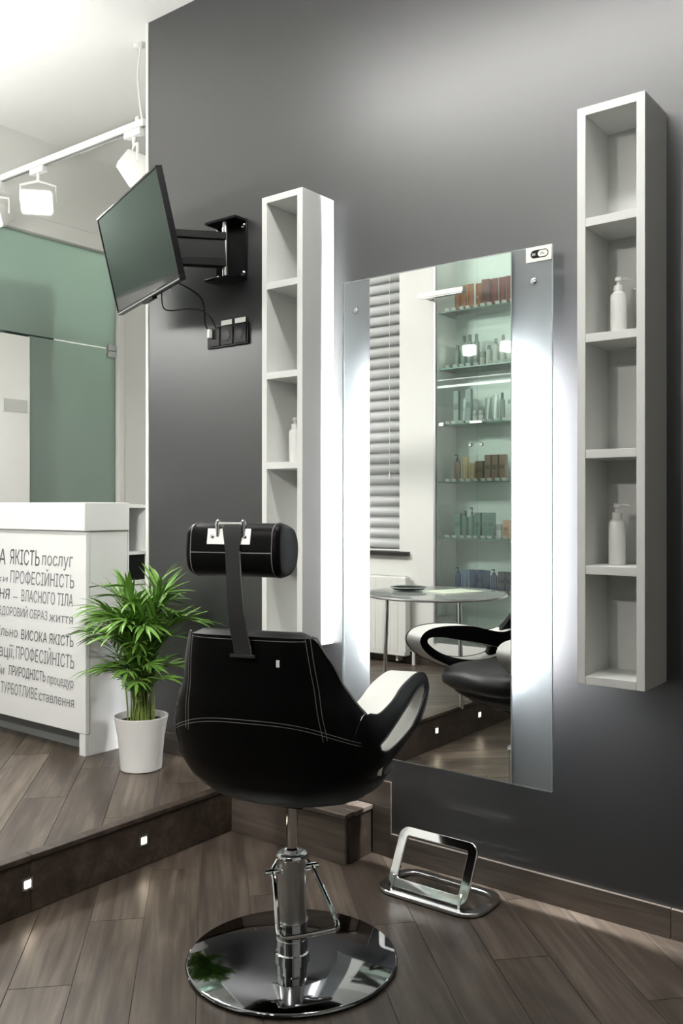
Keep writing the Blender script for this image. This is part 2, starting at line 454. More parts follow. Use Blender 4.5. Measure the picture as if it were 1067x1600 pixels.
slm = B()
slm.v = [(p[0]-(WIX0+WIX1)/2, p[1], p[2]) for p in sl.v]; slm.f = sl.f; slm.m = sl.m
sme = slm.mesh('slat', M_blind, 20)
for i in range(nsl):
    o = bpy.data.objects.new('slat', sme); C.objects.link(o); o.parent = t; o.location = (0, 0, .012 + i*ph)
    md = o.modifiers.new('thick', 'SOLIDIFY'); md.thickness = .002
part('bottom_rail', B().box(WIX0+.01, WIX1-.008, YB-.05, YB-.012, WIZ0+.001, WIZ0+.012), M_white_pl, t, .002)
part('head_rail', B().box(WIX0+.005, WIX1-.005, YB-.06, YB-.01, WIZ1-.046, WIZ1-.002), M_white_pl, t, .002)
part('cord', B().tube([(WIX1-.09, YB-.004, WIZ1-.05), (WIX1-.09, YB-.004, 1.55)], .0022, 6), M_white_pl, t)
part('cord_tassel', B().lathe([(.002,.05),(.006,.03),(.007,.0)], (WIX1-.09, YB-.004, 1.50), 10), M_white_pl, t)

t = thing('radiator', 'white panel radiator under the window board', 'radiator', (-4.05, YB+.06, ZP))
part('panel', B().box(-4.55, -3.50, YB+.03, YB+.10, ZP+.06, ZP+.62), M_rad, t, .008)
g = B()
for i in range(50): g.box(-4.53+i*.0205, -4.53+i*.0205+.012, YB+.04, YB+.09, ZP+.621, ZP+.626)
part('top_grille', g, M_rad, t)
g = B()
for i in range(16): g.box(-4.50+i*.065, -4.50+i*.065+.03, YB+.1, YB+.104, ZP+.09, ZP+.60)
part('front_ribs', g, M_rad, t, .002)
for xx in (-4.45, -3.60): part('bracket', B().box(xx, xx+.02, YB+.001, YB+.07, ZP+.02, ZP+.2), M_rad, t)
part('valve', B().tube([(-3.495, YB+.06, ZP+.12), (-3.455, YB+.06, ZP+.12), (-3.455, YB+.06, ZP+.001)], .011, 10), M_rad, t)

# ------------------------------------------------------------------ glass display niche with bottles
t = thing('display_niche', 'glass-fronted display niche with six glass shelves in the white wall', 'display', (-2.83, YB-.15, NZ0))
SH = [2.66, 2.265, 1.875, 1.475, 1.085, .72]
part('frame', B().box(NX0-.012, NX0+.004, YB-.004, YB+.012, NZ0, NZ1).box(NX1-.004, NX1+.012, YB-.004, YB+.012, NZ0, NZ1).box(NX0-.012, NX1+.012, YB-.004, YB+.012, NZ1, NZ1+.015), M_satin, t, .001)
part('back_panel', B().box(NX0+.001, NX1-.001, YB-ND+.001, YB-ND+.008, NZ0+.001, NZ1-.001), mat('pale_green_backing', (.82,.88,.84), .35), t)
shelves = []
tagm = B().box(-.016, .016, -.001, .001, 0, .022).mesh('price_tag', M_tag)
for z in SH:
    s_ = part('glass_shelf', B().box(NX0+.003, NX1-.003, YB-ND+.012, YB-.03, z-.008, z), M_shelfglass, t)
    part('glass_edge', B().box(NX0+.003, NX1-.003, YB-.0298, YB-.0280, z-.008, z), mat('green_glass_edge', (.10,.24,.19), .2) if 'green_glass_edge' not in MATS else MATS['green_glass_edge'], t, sub=s_)
    for i in range(16):
        o = bpy.data.objects.new('price_tag', tagm); C.objects.link(o); o.parent = s_
        o.location = Vector((NX0+.075+i*.0555+rnd.uniform(-.006,.006), YB-.034, z+.001)) - t.location; o.rotation_euler = (R(-35), 0, 0)
    shelves.append(s_)
for x0, x1 in ((NX0+.004, -2.99), (-2.985, NX1-.004)):
    part('glass_door', B().box(x0, x1, YB-.004, YB+.002, NZ0+.01, NZ1-.01), M_shelfglass, t)
g = B()
for xx in (-3.03, -2.945):
    g.lathe([(.012,0),(.012,.012),(.009,.016)], n=14, mtx=Matrix.Translation((xx, YB+.002, 1.72)) @ Matrix.Rotation(R(-90), 4, 'X'))
part('door_knob', g, M_satin, t)
part('door_lock', B().box(-3.035, -2.94, YB+.002, YB+.014, 1.865, 1.885), M_satin, t, .002)
part('door_lock', B().box(NX0+.03, NX0+.07, YB+.002, YB+.012, 1.86, 1.885), M_satin, t, .002)

part('fill_strip', B().box(NX1-.012, NX1-.002, YB-.028, YB-.014, NZ0+.02, NZ1-.02), mat('niche_fill', (1,1,1), .5, emit=(1,.99,.96), estr=30), t)  # glowing strip added on the hidden side to brighten the niche
part('fill_strip', B().box(NX0+.03, NX1-.03, YB-.030, YB-.016, NZ1-.010, NZ1-.001), mat('niche_top_fill', (1,1,1), .5, emit=(1,.99,.96), estr=9), t)  # weaker glowing strip added along the niche top as fill
def bmat(nm, col, rough=.3):
    return MATS.get(nm) or mat(nm, col, rough, coat=.3)
def bottle(kind, x, z, h, w_, col, label, group, cap=None, yo=0.0):
    y_ = YB - .115 + yo
    nm = {'b':'bottle','t':'cosmetic_tube','x':'carton','j':'cream_jar','p':'pump_bottle'}[kind]
    r = thing(nm, label, {'b':'bottle','t':'tube','x':'box','j':'jar','p':'bottle'}[kind], (x, y_, z), 0, group)
    m1 = bmat('prod_%02d%02d%02d' % tuple(int(c*99) for c in col), col)
    cc = cap or tuple(c*.55 for c in col); m2 = bmat('prod_%02d%02d%02d' % tuple(int(c*99) for c in cc), cc)
    rr = w_/2
    if kind == 'b':
        part('body', B().lathe([(rr*.94,0),(rr,.004),(rr,h*.70),(rr*.9,h*.76),(rr*.5,h*.80)], n=16), m1, r, local=True)
        part('cap', B().lathe([(rr*.5,h*.80),(rr*.5,h*.97),(rr*.42,h)], n=14), m2, r, local=True)
    elif kind == 'p':
        part('body', B().lathe([(rr*.94,0),(rr,.004),(rr,h*.66),(rr*.8,h*.74),(rr*.4,h*.77)], n=16), m1, r, local=True)
        part('pump', B().lathe([(rr*.42,h*.77),(rr*.42,h*.85),(rr*.16,h*.86),(rr*.16,h*.95),(rr*.3,h*.955),(rr*.3,h)], n=12).box(-.004,.004,0,rr*1.3,h*.96,h), m2, r, local=True)
    elif kind == 't':
        n = 16
        def fn(i, j):
            a = 2*math.pi*i/n; tt = j/6
            zz = h*.14 + h*.86*tt
            return (rr*math.cos(a)*(1+.12*tt), rr*.75*math.sin(a)*(1-.93*tt), zz)
        part('body', B().grid(fn, n, 7, closeu=True), m1, r, local=True)
        part('cap', B().lathe([(rr*.86,0),(rr*.86,h*.13),(rr*.8,h*.142)], n=16), m2, r, local=True)
    elif kind == 'x':
        part('body', B().box(-rr, rr, -rr*.8, rr*.8, 0, h), m1, r, .0012, local=True)
        part('printed_band', B().box(-rr*.75, rr*.75, rr*.8, rr*.8+.0006, h*.45, h*.62), m2, r, local=True)
    else:
        part('body', B().lathe([(rr*.9,0),(rr,.004),(rr,h*.6)], n=16), m1, r, local=True)
        part('lid', B().lathe([(rr*1.03,h*.6),(rr*1.03,h*.96),(rr*.97,h)], n=16), m2, r, local=True)
    return r
OR = (.40,.14,.055); MAR = (.22,.05,.045); GR = (.30,.36,.34); WH = (.72,.74,.70); GO = (.50,.36,.13); BR = (.20,.12,.05); TAN = (.33,.20,.13)
TEAL = (.13,.25,.20); BLU = (.055,.10,.24); LBL = (.16,.24,.42); PUR = (.12,.11,.17); PEA = (.55,.30,.18)
X0 = NX0 + .085
rows = [
 (0, [('t',.185,.046,OR)]*4 + [('x',.20,.056,MAR)] + [('t',.20,.050,MAR)]*4 , None),
 (1, [('b',.17,.040,GR)] + [('b',.23,.042,GR)]*3 + [('j',.10,.042,WH), ('b',.14,.04,WH), ('b',.18,.045,WH), ('b',.2,.042,WH), ('b',.16,.04,WH)], None),
 (2, [('x',.235,.040,GR), ('t',.18,.042,GR), ('x',.24,.040,GR), ('j',.09,.040,WH), ('j',.09,.040,WH), ('t',.17,.042,GR), ('t',.19,.042,WH), ('b',.2,.04,GR), ('b',.15,.036,WH)], None),
 (3, [('p',.19,.046,BR), ('t',.175,.050,GO), ('t',.13,.046,GO), ('x',.14,.062,BR), ('x',.18,.046,TAN), ('x',.18,.046,TAN), ('x',.18,.046,TAN)], None),
 (4, [('x',.17,.046,TEAL), ('b',.19,.048,TEAL), ('p',.21,.042,TEAL), ('x',.175,.046,TEAL), ('x',.175,.046,TEAL), ('x',.175,.046,TEAL), ('j',.095,.040,WH), ('x',.125,.046,PEA)], None),
 (5, [('p',.155,.046,BLU), ('t',.145,.050,LBL), ('t',.145,.050,BLU), ('x',.145,.050,BLU), ('t',.145,.050,BLU), ('p',.155,.046,BLU), ('x',.14,.052,PUR), ('x',.14,.052,PUR)], None)]
cn = {OR:'copper orange', MAR:'maroon red', GR:'grey-green', WH:'pale white', GO:'golden', BR:'dark brown', TAN:'pinkish tan', TEAL:'teal green', BLU:'deep blue', LBL:'light blue', PUR:'purple-grey', PEA:'peach'}
kn = {'b':'bottle','t':'cosmetic tube','x':'carton','j':'cream jar','p':'pump bottle'}
shn = ['topmost', 'second-highest', 'third-highest', 'third-lowest', 'second-lowest', 'lowest']
for k, items, _ in rows:
    xx = X0
    seen = {}
    for (kd, h, w_, col) in items:
        same = [i for i in items if (i[0], i[3]) == (kd, col)]
        hs = sorted({i[1] for i in same})
        szz = '' if len(hs) == 1 else (('taller ' if h == hs[-1] else 'shorter ') if len(hs) == 2 else ('tallest ' if h == hs[-1] else 'shortest ' if h == hs[0] else 'middling '))
        n_ = len([i for i in same if i[1] == h]) if not szz.startswith('middling') else 2
        seen[(kd, szz, col)] = o_ = seen.get((kd, szz, col), 0) + 1
        lab = f'{szz}{cn[col]} {kn[kd]} on the {shn[k]} display shelf'
        if n_ > 1: lab += ', ' + ('first','second','third','fourth','fifth')[o_-1] + ' from the window'
        bottle(kd, xx + w_/2, SH[k] + .0005, h, w_, col, lab, f'products on the {shn[k]} display shelf', yo=rnd.uniform(-.012, .012))
        xx += w_ + .009

t = thing('wall_lamp_bar', 'slim white lamp bar on the wall above the display niche corner', 'lamp', (-3.28, YB+.03, 2.68))
part('bar', B().box(-3.37, -3.01, YB+.10, YB+.15, 2.735, 2.77), M_white_pl, t, .004)
part('bracket', B().box(-3.35, -3.325, YB+.001, YB+.10, 2.74, 2.765), M_white_pl, t, .002)
part('diffuser', B().box(-3.36, -3.02, YB+.105, YB+.145, 2.729, 2.7345), M_satin, t)

# ------------------------------------------------------------------ round glass table on the platform
TX, TY, TZ = -2.76, -1.90, .80
t = thing('round_table', 'round glass-topped table with thin chrome legs on the raised floor', 'table', (TX, TY, ZP))
part('table_top', B().lathe([(.400,TZ-.012),(.404,TZ-.006),(.400,TZ)], (TX, TY, 0), 64), glass('white_backed_glass', (.86,.92,.89), .03, .55), t)
part('rim', B().tube([(TX+.408*math.cos(a*R(5)), TY+.408*math.sin(a*R(5)), TZ-.007) for a in range(72)], .008, 8, True), M_satin, t)
for a in (30, 150, 270):
    part('leg', B().tube([(TX+.28*math.cos(R(a)), TY+.28*math.sin(R(a)), TZ-.0125), (TX+.30*math.cos(R(a)), TY+.30*math.sin(R(a)), ZP+.001)], .012, 12), M_chrome, t)
t = thing('glass_dish', 'shallow clear glass dish on the round table', 'dish', (TX-.2, TY-.02, TZ+.0005))
part('bowl', B().lathe([(.04,0),(.09,.006),(.11,.022),(.108,.022),(.088,.008),(.04,.003)], n=32), M_shelfglass, t, local=True)
part('rim', B().tube([(.109*math.cos(a*R(10)), .109*math.sin(a*R(10)), .022) for a in range(36)], .002, 6, True), M_edge, t, local=True)
t = thing('magazine', 'pale green magazine lying on the round table', 'magazine', (TX+.06, TY-.1, TZ+.0005), R(20))
part('cover', B().box(-.105,.105,-.148,.148,.0045,.006), mat('magazine_cover', (.45,.58,.42), .4, noisecol=(12,(.7,.72,.6))), t, local=True)
part('pages', B().box(-.104,.104,-.147,.147,0,.0044), M_tag, t, local=True)

# ------------------------------------------------------------------ reception desk
DX, DY, DT, DB = -3.35, -.275, 1.32, -.036
t = thing('reception_desk', 'white reception desk with grey Cyrillic lettering on its front panel', 'desk', (-4.05, DY+.1, ZP))
part('counter_cap', B().box(-4.795, DX+.012, DY-.012, DB, DT-.128, DT), M_lacq, t, .003)
part('front_panel', B().box(-4.79, DX+.004, DY, DY+.022, .285, DT-.130), M_lacq, t, .002)
part('end_panel', B().box(DX-.03, DX, DY+.0225, DB, ZP, .938), M_lacq, t, .0015)
part('end_panel', B().box(DX-.03, DX, DY+.0225, DB-.002, .944, DT-.130), M_lacq, t, .0015)
part('corner_post', B().box(DX-.045, DX-.001, DY+.002, DY+.022, ZP+.0005, .2845), M_lacq, t, .001)
part('kickboard', B().box(-4.79, DX-.05, DY+.085, DY+.10, ZP, .36), M_kick, t)
part('inner_shelf', B().box(-4.79, DX-.032, DY+.0225, DB, .70, .72), M_lacq, t)
desk = t
lines = [('ВИСОКА',-4.349,-3.975,1.019,.074,1),('ЯКІСТЬ',-3.939,-3.694,1.023,.070,1),('послуг',-3.675,-3.437,1.028,.060,0),
 ('навички',-4.30,-3.955,.935,.03,0),('ПРОФЕСІЙНІСТЬ',-3.935,-3.429,.932,.059,0),
 ('ПІЗНАННЯ',-4.30,-3.939,.852,.048,1),('–',-3.91,-3.87,.850,.04,0),('ВЛАСНОГО ТІЛА',-3.842,-3.439,.849,.054,0),
 ('ЗДОРОВИЙ ОБРАЗ',-4.033,-3.632,.773,.041,0),('життя',-3.620,-3.437,.770,.042,0),
 ('стабільно',-4.17,-3.872,.671,.046,0),('ВИСОКА ЯКІСТЬ',-3.844,-3.434,.667,.046,1),
 ('інновації,',-4.22,-3.902,.569,.060,0),('ПРОФЕСІЙНІСТЬ',-3.888,-3.429,.569,.059,0),
 ('засоби',-4.17,-3.985,.481,.044,0),('ПРИРОДНІСТЬ',-3.947,-3.647,.485,.046,1),('процедур',-3.632,-3.434,.481,.044,0),
 ('ТУРБОТЛИВЕ',-4.015,-3.710,.393,.052,0),('ставлення',-3.699,-3.429,.393,.046,0)]
from mathutils.geometry import delaunay_2d_cdt
def text_meshes(items):
    """flat letter meshes; outlines are filled by winding number so that overlapping strokes stay solid"""
    tmp = []
    for (s, *_r) in items:
        cu = bpy.data.curves.new('t', 'FONT'); cu.body = s; cu.size = 1; cu.shear = .1; cu.fill_mode = 'NONE'; cu.resolution_u = 3
        o = bpy.data.objects.new('t', cu); C.objects.link(o); tmp.append(o)
    bpy.context.view_layer.update()
    dg = bpy.context.evaluated_depsgraph_get(); out = []
    for o in tmp:
        src = bpy.data.meshes.new_from_object(o.evaluated_get(dg))
        co = [v.co.xy.copy() for v in src.vertices]; nb = {}
        for e in src.edges:
            nb.setdefault(e.vertices[0], []).append(e.vertices[1]); nb.setdefault(e.vertices[1], []).append(e.vertices[0])
        loops, done = [], set()
        for v in sorted(nb):
            if v in done: continue
            lp = [v]; done.add(v); cur = v
            nxt = v+1 if v+1 in nb[v] else nb[v][0]
            while nxt not in done:
                lp.append(nxt); done.add(nxt); c2 = [w for w in nb[nxt] if w not in done]
                if not c2: break
                nxt = c2[0]
            if len(lp) > 2: loops.append(lp)
        segs = [(co[lp[k-1]], co[lp[k]]) for lp in loops for k in range(len(lp))]
        eds = [(lp[k-1], lp[k]) for lp in loops for k in range(len(lp))]
        vo, _e, fo_, *_x = delaunay_2d_cdt(co, eds, [], 0, 1e-6)
        keep = []
        for f in fo_:
            c = sum((vo[k] for k in f), Vector((0, 0)))/len(f); wn = 0
            for a, b_ in segs:
                if (a.y <= c.y) != (b_.y <= c.y):
                    if a.x + (c.y-a.y)*(b_.x-a.x)/(b_.y-a.y) > c.x: wn += 1 if b_.y > a.y else -1
            if wn: keep.append(f)
        me = bpy.data.meshes.new('lettering'); me.from_pydata([(v.x, v.y, 0) for v in vo], [], keep)
        out.append(me); bpy.data.meshes.remove(src)
    for o in tmp:
        cu = o.data; bpy.data.objects.remove(o); bpy.data.curves.remove(cu)
    return out
for (s, x0, x1, z, cap, bold), me in zip(lines, text_meshes(lines)):
    xs = [v.co.x for v in me.vertices]
    if not xs: continue
    a, b_ = min(xs), max(xs)
    for v in me.vertices:
        X = x0 + (v.co.x - a)/(b_ - a)*(x1 - x0); Z = z + v.co.y*cap/.70
        v.co = Vector((X, DY-.0012, Z)) - desk.location
    me.materials.clear(); me.materials.append(M_textd if bold else M_text)
    o = bpy.data.objects.new('lettering', me); C.objects.link(o); o.parent = desk

# storage unit behind the desk
t = thing('storage_unit', 'white storage unit with open compartments between the desk and the dark wall', 'cabinet', (-3.5, .02, ZP))
SX = DX - .001; SD = -3.75
Y0, Y1 = DB+.002, .088
part('carcass', B().box(SD, SX, Y0, Y0+.006, ZP, 1.31).box(SD, SX, Y1-.012, Y1, ZP, 1.31).box(SD, SX, Y0+.006, Y1-.012, 1.295, 1.31).box(SD, SX, Y0+.006, Y1-.012, 1.075, 1.09).box(SD, SX, Y0+.006, Y1-.012, .935, .955).box(SD, SD+.012, Y0+.006, Y1-.012, ZP, 1.295), M_lacq, t, .001)
part('door', B().box(SX-.016, SX+.001, Y0+.008, Y1-.014, ZP+.01, .930), M_lacq, t, .0015)
part('black_insert', B().box(SD+.05, SX-.012, Y0+.0065, Y1-.0125, .9555, 1.0745), M_blkpl, t)

# ------------------------------------------------------------------ potted palm
PX, PY = -3.018, -.235
t = thing('potted_palm', 'bushy green areca palm in a white flared pot beside the desk', 'plant', (PX, PY, ZP))
part('pot', B().lathe([(.080,0),(.087,.004),(.090,.05),(.097,.13),(.112,.215),(.114,.226),(.110,.228),(.106,.222),(.094,.15),(.085,.05)], n=48), M_potw, t, local=True)
part('soil', B().lathe([(.02,.17),(.1015,.195),(.1015,.2),(.03,.207)], n=32), M_soil, t, local=True)
def frond(az, reach, top, nleaf, llen, seed, droop=.5):
    q = random.Random(seed); b = B()
    dx, dy = math.cos(az), math.sin(az)
    bx_, by_ = q.uniform(-.046,.046), q.uniform(-.046,.046)
    P = []
    for i in range(13):
        s = i/12
        rr = reach*(s**1.9)
        z = .195 + (top-.195)*(math.sin(min(1, s*1.02)*math.pi/2)**.9) - droop*.10*max(0, s-.7)**1.5*6*reach
        P.append(Vector((bx_ + dx*rr, by_ + dy*rr, z)))
    b.tube(P, [.0036*(1-.7*i/12) for i in range(13)], 6, mi=0)
    for j in range(nleaf):
        s = .30 + .70*(j/(nleaf-1)); i = min(11, int(s*12)); fr_ = s*12 - i
        p = P[i].lerp(P[i+1], fr_); tg = (P[i+1]-P[i]).normalized()
        side = Vector((-dy, dx, 0))
        for sg in ((-1, 1) if j < nleaf-1 else (0,)):
            L = llen*1.18*(1 - .45*abs(s-.62)/.4)*q.uniform(.85,1.15)
            d = (tg*(1.0+.5*s) + side*sg*(1.05-.35*s) + Vector((0,0,q.uniform(-.05,.28)))).normalized()
            nrm = d.cross(Vector((0,0,1)))
            if nrm.length < .1: nrm = side.copy()
            nrm.normalize(); nrm = (nrm + Vector((0,0,q.uniform(-.5,.5)))).normalized()
            wd = q.uniform(.0055,.0100)
            vs_ = []
            for k_, ww in enumerate((.35, 1.0, .95, .6, .0)):
                u = k_/4
                c = p + d*L*u + Vector((0,0,-droop*L*.55*u*u))
                vs_ += [c - nrm*wd*ww, c + Vector((0,0,-.003*ww)), c + nrm*wd*ww]
            fs = []
            for k_ in range(4):
                for m_ in range(2):
                    a = k_*3+m_; fs.append((a, a+1, a+4, a+3))
            b.add(vs_, fs, 1)
    for i_, p_ in enumerate(b.v):
        x_, y_, z_ = p_
        y_ = min(y_, -.016 - PY)
        if x_ < DX + .02 - PX: y_ = min(y_, DY - .018 - PY)
        b.v[i_] = (x_, y_, z_)
    return b
q = random.Random(3)
spec = [(R(250),.05,.78,9,.17),(R(200),.10,.74,9,.18),(R(300),.09,.72,9,.18),(R(20),.10,.76,9,.17),(R(120),.08,.80,9,.17),
        (R(212),.26,.60,10,.17),(R(196),.27,.66,9,.18),(R(35),.26,.64,10,.17),(R(12),.24,.66,9,.17),(R(330),.2,.64,9,.17),(R(270),.2,.6,9,.16),
        (R(228),.21,.45,8,.13),(R(205),.19,.42,8,.13),(R(30),.19,.44,8,.12),(R(350),.17,.47,8,.13),(R(90),.15,.66,8,.16),(R(160),.17,.68,9,.17),
        (R(240),.16,.70,9,.17),(R(55),.15,.72,9,.17),(R(285),.12,.66,9,.17),(R(222),.13,.66,9,.17),(R(5),.14,.70,9,.16),(R(310),.14,.56,9,.15),(R(180),.22,.56,9,.15)]
spec += [(q.uniform(0,6.28), q.uniform(.05,.18), q.uniform(.46,.74), 8, q.uniform(.14,.19)) for _ in range(14)]
spec += [(q.uniform(0,6.28), q.uniform(.12,.2), q.uniform(.36,.46), 6, q.uniform(.11,.14)) for _ in range(7)]
for i, (az, rc, tp, nl, ll) in enumerate(spec):
    part('frond', frond(az, rc, tp, nl+3, ll, 100+i, q.uniform(.35,.8)), [M_stem, M_leaf], t, local=True, ang=60)
for i in range(14):
    a = q.uniform(0, 6.28); r_ = q.uniform(.005,.045)
    part('stem', B().tube([(r_*math.cos(a), r_*math.sin(a), .198), (r_*1.15*math.cos(a), r_*1.15*math.sin(a), .33), (r_*1.7*math.cos(a), r_*1.7*math.sin(a), .47)], [.0048,.0038,.0025], 7), M_stem, t, local=True)

# ------------------------------------------------------------------ wall shelves with pump bottles
def wall_shelf(x0, x1, label, inner):
    z0, z1, d = .771, 2.492, .192
    th = .0255
    r = thing('wall_shelf', label, 'shelf', ((x0+x1)/2, -.1, z0), 0, 'narrow white wall shelves')
    part('side_panel', B().box(x0, x0+th, -d, -.001, z0, z1), M_shelfw, r, .0012)
    part('side_panel', B().box(x1-th, x1, -d, -.001, z0, z1), M_shelfw, r, .0012)
    part('top_panel', B().box(x0+th, x1-th, -d, -.001, z1-th, z1), M_shelfw, r, .0012)
    part('bottom_panel', B().box(x0+th, x1-th, -d, -.001, z0, z0+th), M_shelfw, r, .0012)
    part('back_panel', B().box(x0+th, x1-th, -.012, -.002, z0+th, z1-th), M_shelfw, r)
    for z in inner:
        part('shelf_board', B().box(x0+th, x1-th, -d+.001, -.0125, z-th, z), M_shelfw, r, .001)
    return r
INN = [2.160, 1.815, 1.470, 1.125]
wall_shelf(-2.362, -2.158, 'narrow white five-compartment wall shelf between the television and the mirror', INN)
wall_shelf(-1.084, -.880, 'narrow white five-compartment wall shelf holding two pump bottles', INN)
def pump_bottle(x, y_, z, label, rz, h=.172):
    s = h/.172
    r = thing('pump_bottle', label, 'bottle', (x, y_, z), rz, 'white pump bottles on the wall shelves')
    part('body', B().lathe([(.0215*s,0),(.023*s,.003*s),(.023*s,.112*s),(.021*s,.121*s),(.013*s,.128*s)], n=28), M_white_pl, r, local=True)
    c = part('collar', B().lathe([(.0135*s,.1275*s),(.0135*s,.145*s),(.011*s,.147*s)], n=20), M_white_pl, r, local=True)
    p = part('pump', B().lathe([(.005*s,.1465*s),(.005*s,.158*s),(.010*s,.160*s),(.010*s,.169*s),(.007*s,.171*s)], n=16), M_white_pl, r, local=True)
    part('spout', B().tube([(0,0,.166*s),(.02*s,0,.167*s),(.034*s,0,.163*s)], [.0045*s,.004*s,.0032*s], 8), M_white_pl, r, local=True, sub=p)
    return r
pump_bottle(-.992, -.10, 1.8155, 'white pump bottle in the second compartment from the top of its shelf', R(25), .178)
pump_bottle(-.996, -.10, 1.1255, 'white pump bottle just above the bottom compartment of its shelf', R(10), .186)
pump_bottle(-2.272, -.10, 1.4705, 'white pump bottle in the middle compartment of the shelf by the television', R(40), .178)
pump_bottle(-.930, -.06, 1.8155, 'white pump bottle half hidden behind another one on the same board', R(200), .15)

# ------------------------------------------------------------------ backlit mirror
t = thing('wall_mirror', 'tall frameless mirror on a wide satin glass panel lit from behind', 'mirror', (-1.645, -.05, .39))
MX0, MX1, MZ0, MZ1 = -1.926, -1.358, .395, 2.134
gp = part('glass_panel', B().box(-2.062, -1.220, -.070, -.064, .388, 2.141), M_satglass, t)
ge = B()
for bx4 in ((-2.0632,-2.0618,.388,2.141),(-1.2202,-1.2185,.388,2.141)): ge.box(bx4[0], bx4[1], -.0705, -.0635, bx4[2], bx4[3])
ge.box(-2.062, -1.2205, -.0705, -.0635, 2.1405, 2.1422).box(-2.062, -1.2205, -.0705, -.0635, .3865, .3882)
part('polished_edge', ge, M_edge, t, sub=gp)
part('mirror_pane', B().box(MX0, MX1, -.0845, -.0842, MZ0, MZ1), M_mirror, t)
part('mirror_backing', B().box(MX0, MX1, -.0840, -.079, MZ0, MZ1), M_white_pl, t)
me_ = B().box(MX0-.0015, MX0-.0002, -.0845, -.079, MZ0, MZ1).box(MX1+.0002, MX1+.002, -.0845, -.079, MZ0, MZ1).box(MX0, MX1, -.0845, -.079, MZ0-.0015, MZ0-.0002).box(MX0, MX1, -.0845, -.079, MZ1+.0002, MZ1+.0015)
part('polished_edge', me_, M_edge, t)
part('light_box', B().box(MX0+.10, MX1-.10, -.0788, -.0702, MZ0+.1, MZ1-.1), M_white_pl, t)
for xx in (MX0+.045, MX1-.045):
    part('light_tube', B().tube([(xx, -.038, .74), (xx, -.038, 1.80)], .0095, 12), M_tube, t)
for xx in (-1.80, -1.48):
    for zz in (.50, 2.03):
        part('standoff', B().tube([(xx, -.0005, zz), (xx, -.0635, zz)], .009, 12), M_satin, t)
for xx in (-2.0, -1.283): part('standoff_cap', B().lathe([(.010,0),(.010,.003),(.007,.0045)], n=16, mtx=Matrix.Translation((xx,-.0702,2.03)) @ Matrix.Rotation(R(90),4,'X')), M_chrome, t)
st = part('switch_label', B().box(-1.310, -1.2205, -.0725, -.0705, 2.092, 2.1405), M_tag, t, .001)
def pill(w_, h_, cx, cz, yy, d):
    return [(cx+p[0], yy, cz+p[1]) for p in rrect(w_, h_, h_/2-.0001, 8)]
part('label_pill', B().prism(pill(.062,.026,-1.262,2.1165,-.0726,0), (0,-.0004,0)), M_blkpl, t, sub=st)
part('label_pill', B().prism(pill(.034,.020,-1.2505,2.1165,-.0731,0), (0,-.0003,0)), M_tag, t, sub=st)

# ------------------------------------------------------------------ television on a swing arm
TVL = Vector((-2.925, -.341, 2.367))
TM = Matrix.Translation(TVL) @ Matrix.Rotation(R(-20.9), 4, 'Z') @ Matrix.Rotation(R(13.2), 4, 'X')
TW, TH = .75, .4275
t = thing('television', 'black flat television tilted forward on a wall arm', 'television', TVL)
def tb(b, x0, x1, y0, y1, z0, z1):
    m_ = TM @ Matrix.Translation(((x0+x1)/2, (y0+y1)/2, (z0+z1)/2)); b.obox(m_, (x1-x0)/2, (y1-y0)/2, (z1-z0)/2); return b
part('screen', tb(B(), -TW/2+.009, TW/2-.009, -.001, .006, -TH/2+.018, TH/2-.009), M_screen, t)
bz = B()
tb(bz, -TW/2, TW/2, -.004, .022, TH/2-.009, TH/2); tb(bz, -TW/2, TW/2, -.004, .022, -TH/2, -TH/2+.018)
tb(bz, -TW/2, -TW/2+.009, -.004, .022, -TH/2+.018, TH/2-.009); tb(bz, TW/2-.009, TW/2, -.004, .022, -TH/2+.018, TH/2-.009)
part('bezel', bz, M_blkpl, t, .002)
part('back_cover', tb(tb(B(), -TW/2+.009, TW/2-.009, .0065, .026, -TH/2+.018, TH/2-.009), -.28, .28, .026, .062, -.17, .10), M_blkpl, t, .004)
part('lower_trim', tb(B(), -.06, .06, -.002, .02, -TH/2-.010, -TH/2), M_blkpl, t, .002)
part('bezel_highlight', tb(B(), -TW/2+.006, TW/2-.006, -.0046, -.0041, -TH/2+.004, -TH/2+.009), M_satin, t)
t = thing('television_bracket', 'black steel swing arm bolted to the dark wall behind the television', 'wall mount', (-2.71, 0, 2.38))
part('wall_plate', B().box(-2.80, -2.62, -.006, -.0005, 2.255, 2.515), M_blkmet, t, .002)
for zz in (2.505, 2.262): part('flange', B().box(-2.80, -2.62, -.075, -.0062, zz-.006, zz+.006), M_blkmet, t, .002)
part('pivot_post', B().tube([(-2.70,-.052,2.262),(-2.70,-.052,2.505)], .011, 14), M_satin, t)
A0 = Vector((-2.70,-.052,2.385)); A1 = TM @ Vector((.06,.115,-.02)); dA = (A1-A0)
def beam(p, q_, hw, hh, b):
    d = q_-p; zr = math.atan2(d.y, d.x); pt = -math.atan2(d.z, math.hypot(d.x, d.y))
    m_ = Matrix.Translation((p+q_)/2) @ Matrix.Rotation(zr, 4, 'Z') @ Matrix.Rotation(pt, 4, 'Y')
    return b.obox(m_, d.length/2, hw, hh)
part('arm', beam(A0+Vector((0,0,.052)), A1+Vector((0,0,.052)), .022, .016, B()), M_blkmet, t, .003)
part('arm', beam(A0+Vector((0,0,-.060)), A1+Vector((0,0,-.060)), .022, .016, B()), M_blkmet, t, .003)
part('arm_web', beam(A0, A1, .012, .044, B()), M_blkpl, t, .002)
part('end_post', B().tube([A1+Vector((0,0,-.085)), A1+Vector((0,0,.08))], .014, 12), M_blkmet, t)
part('tilt_bracket', beam(A1, TM @ Vector((.03,.068,-.02)), .05, .05, B()), M_blkmet, t, .003)
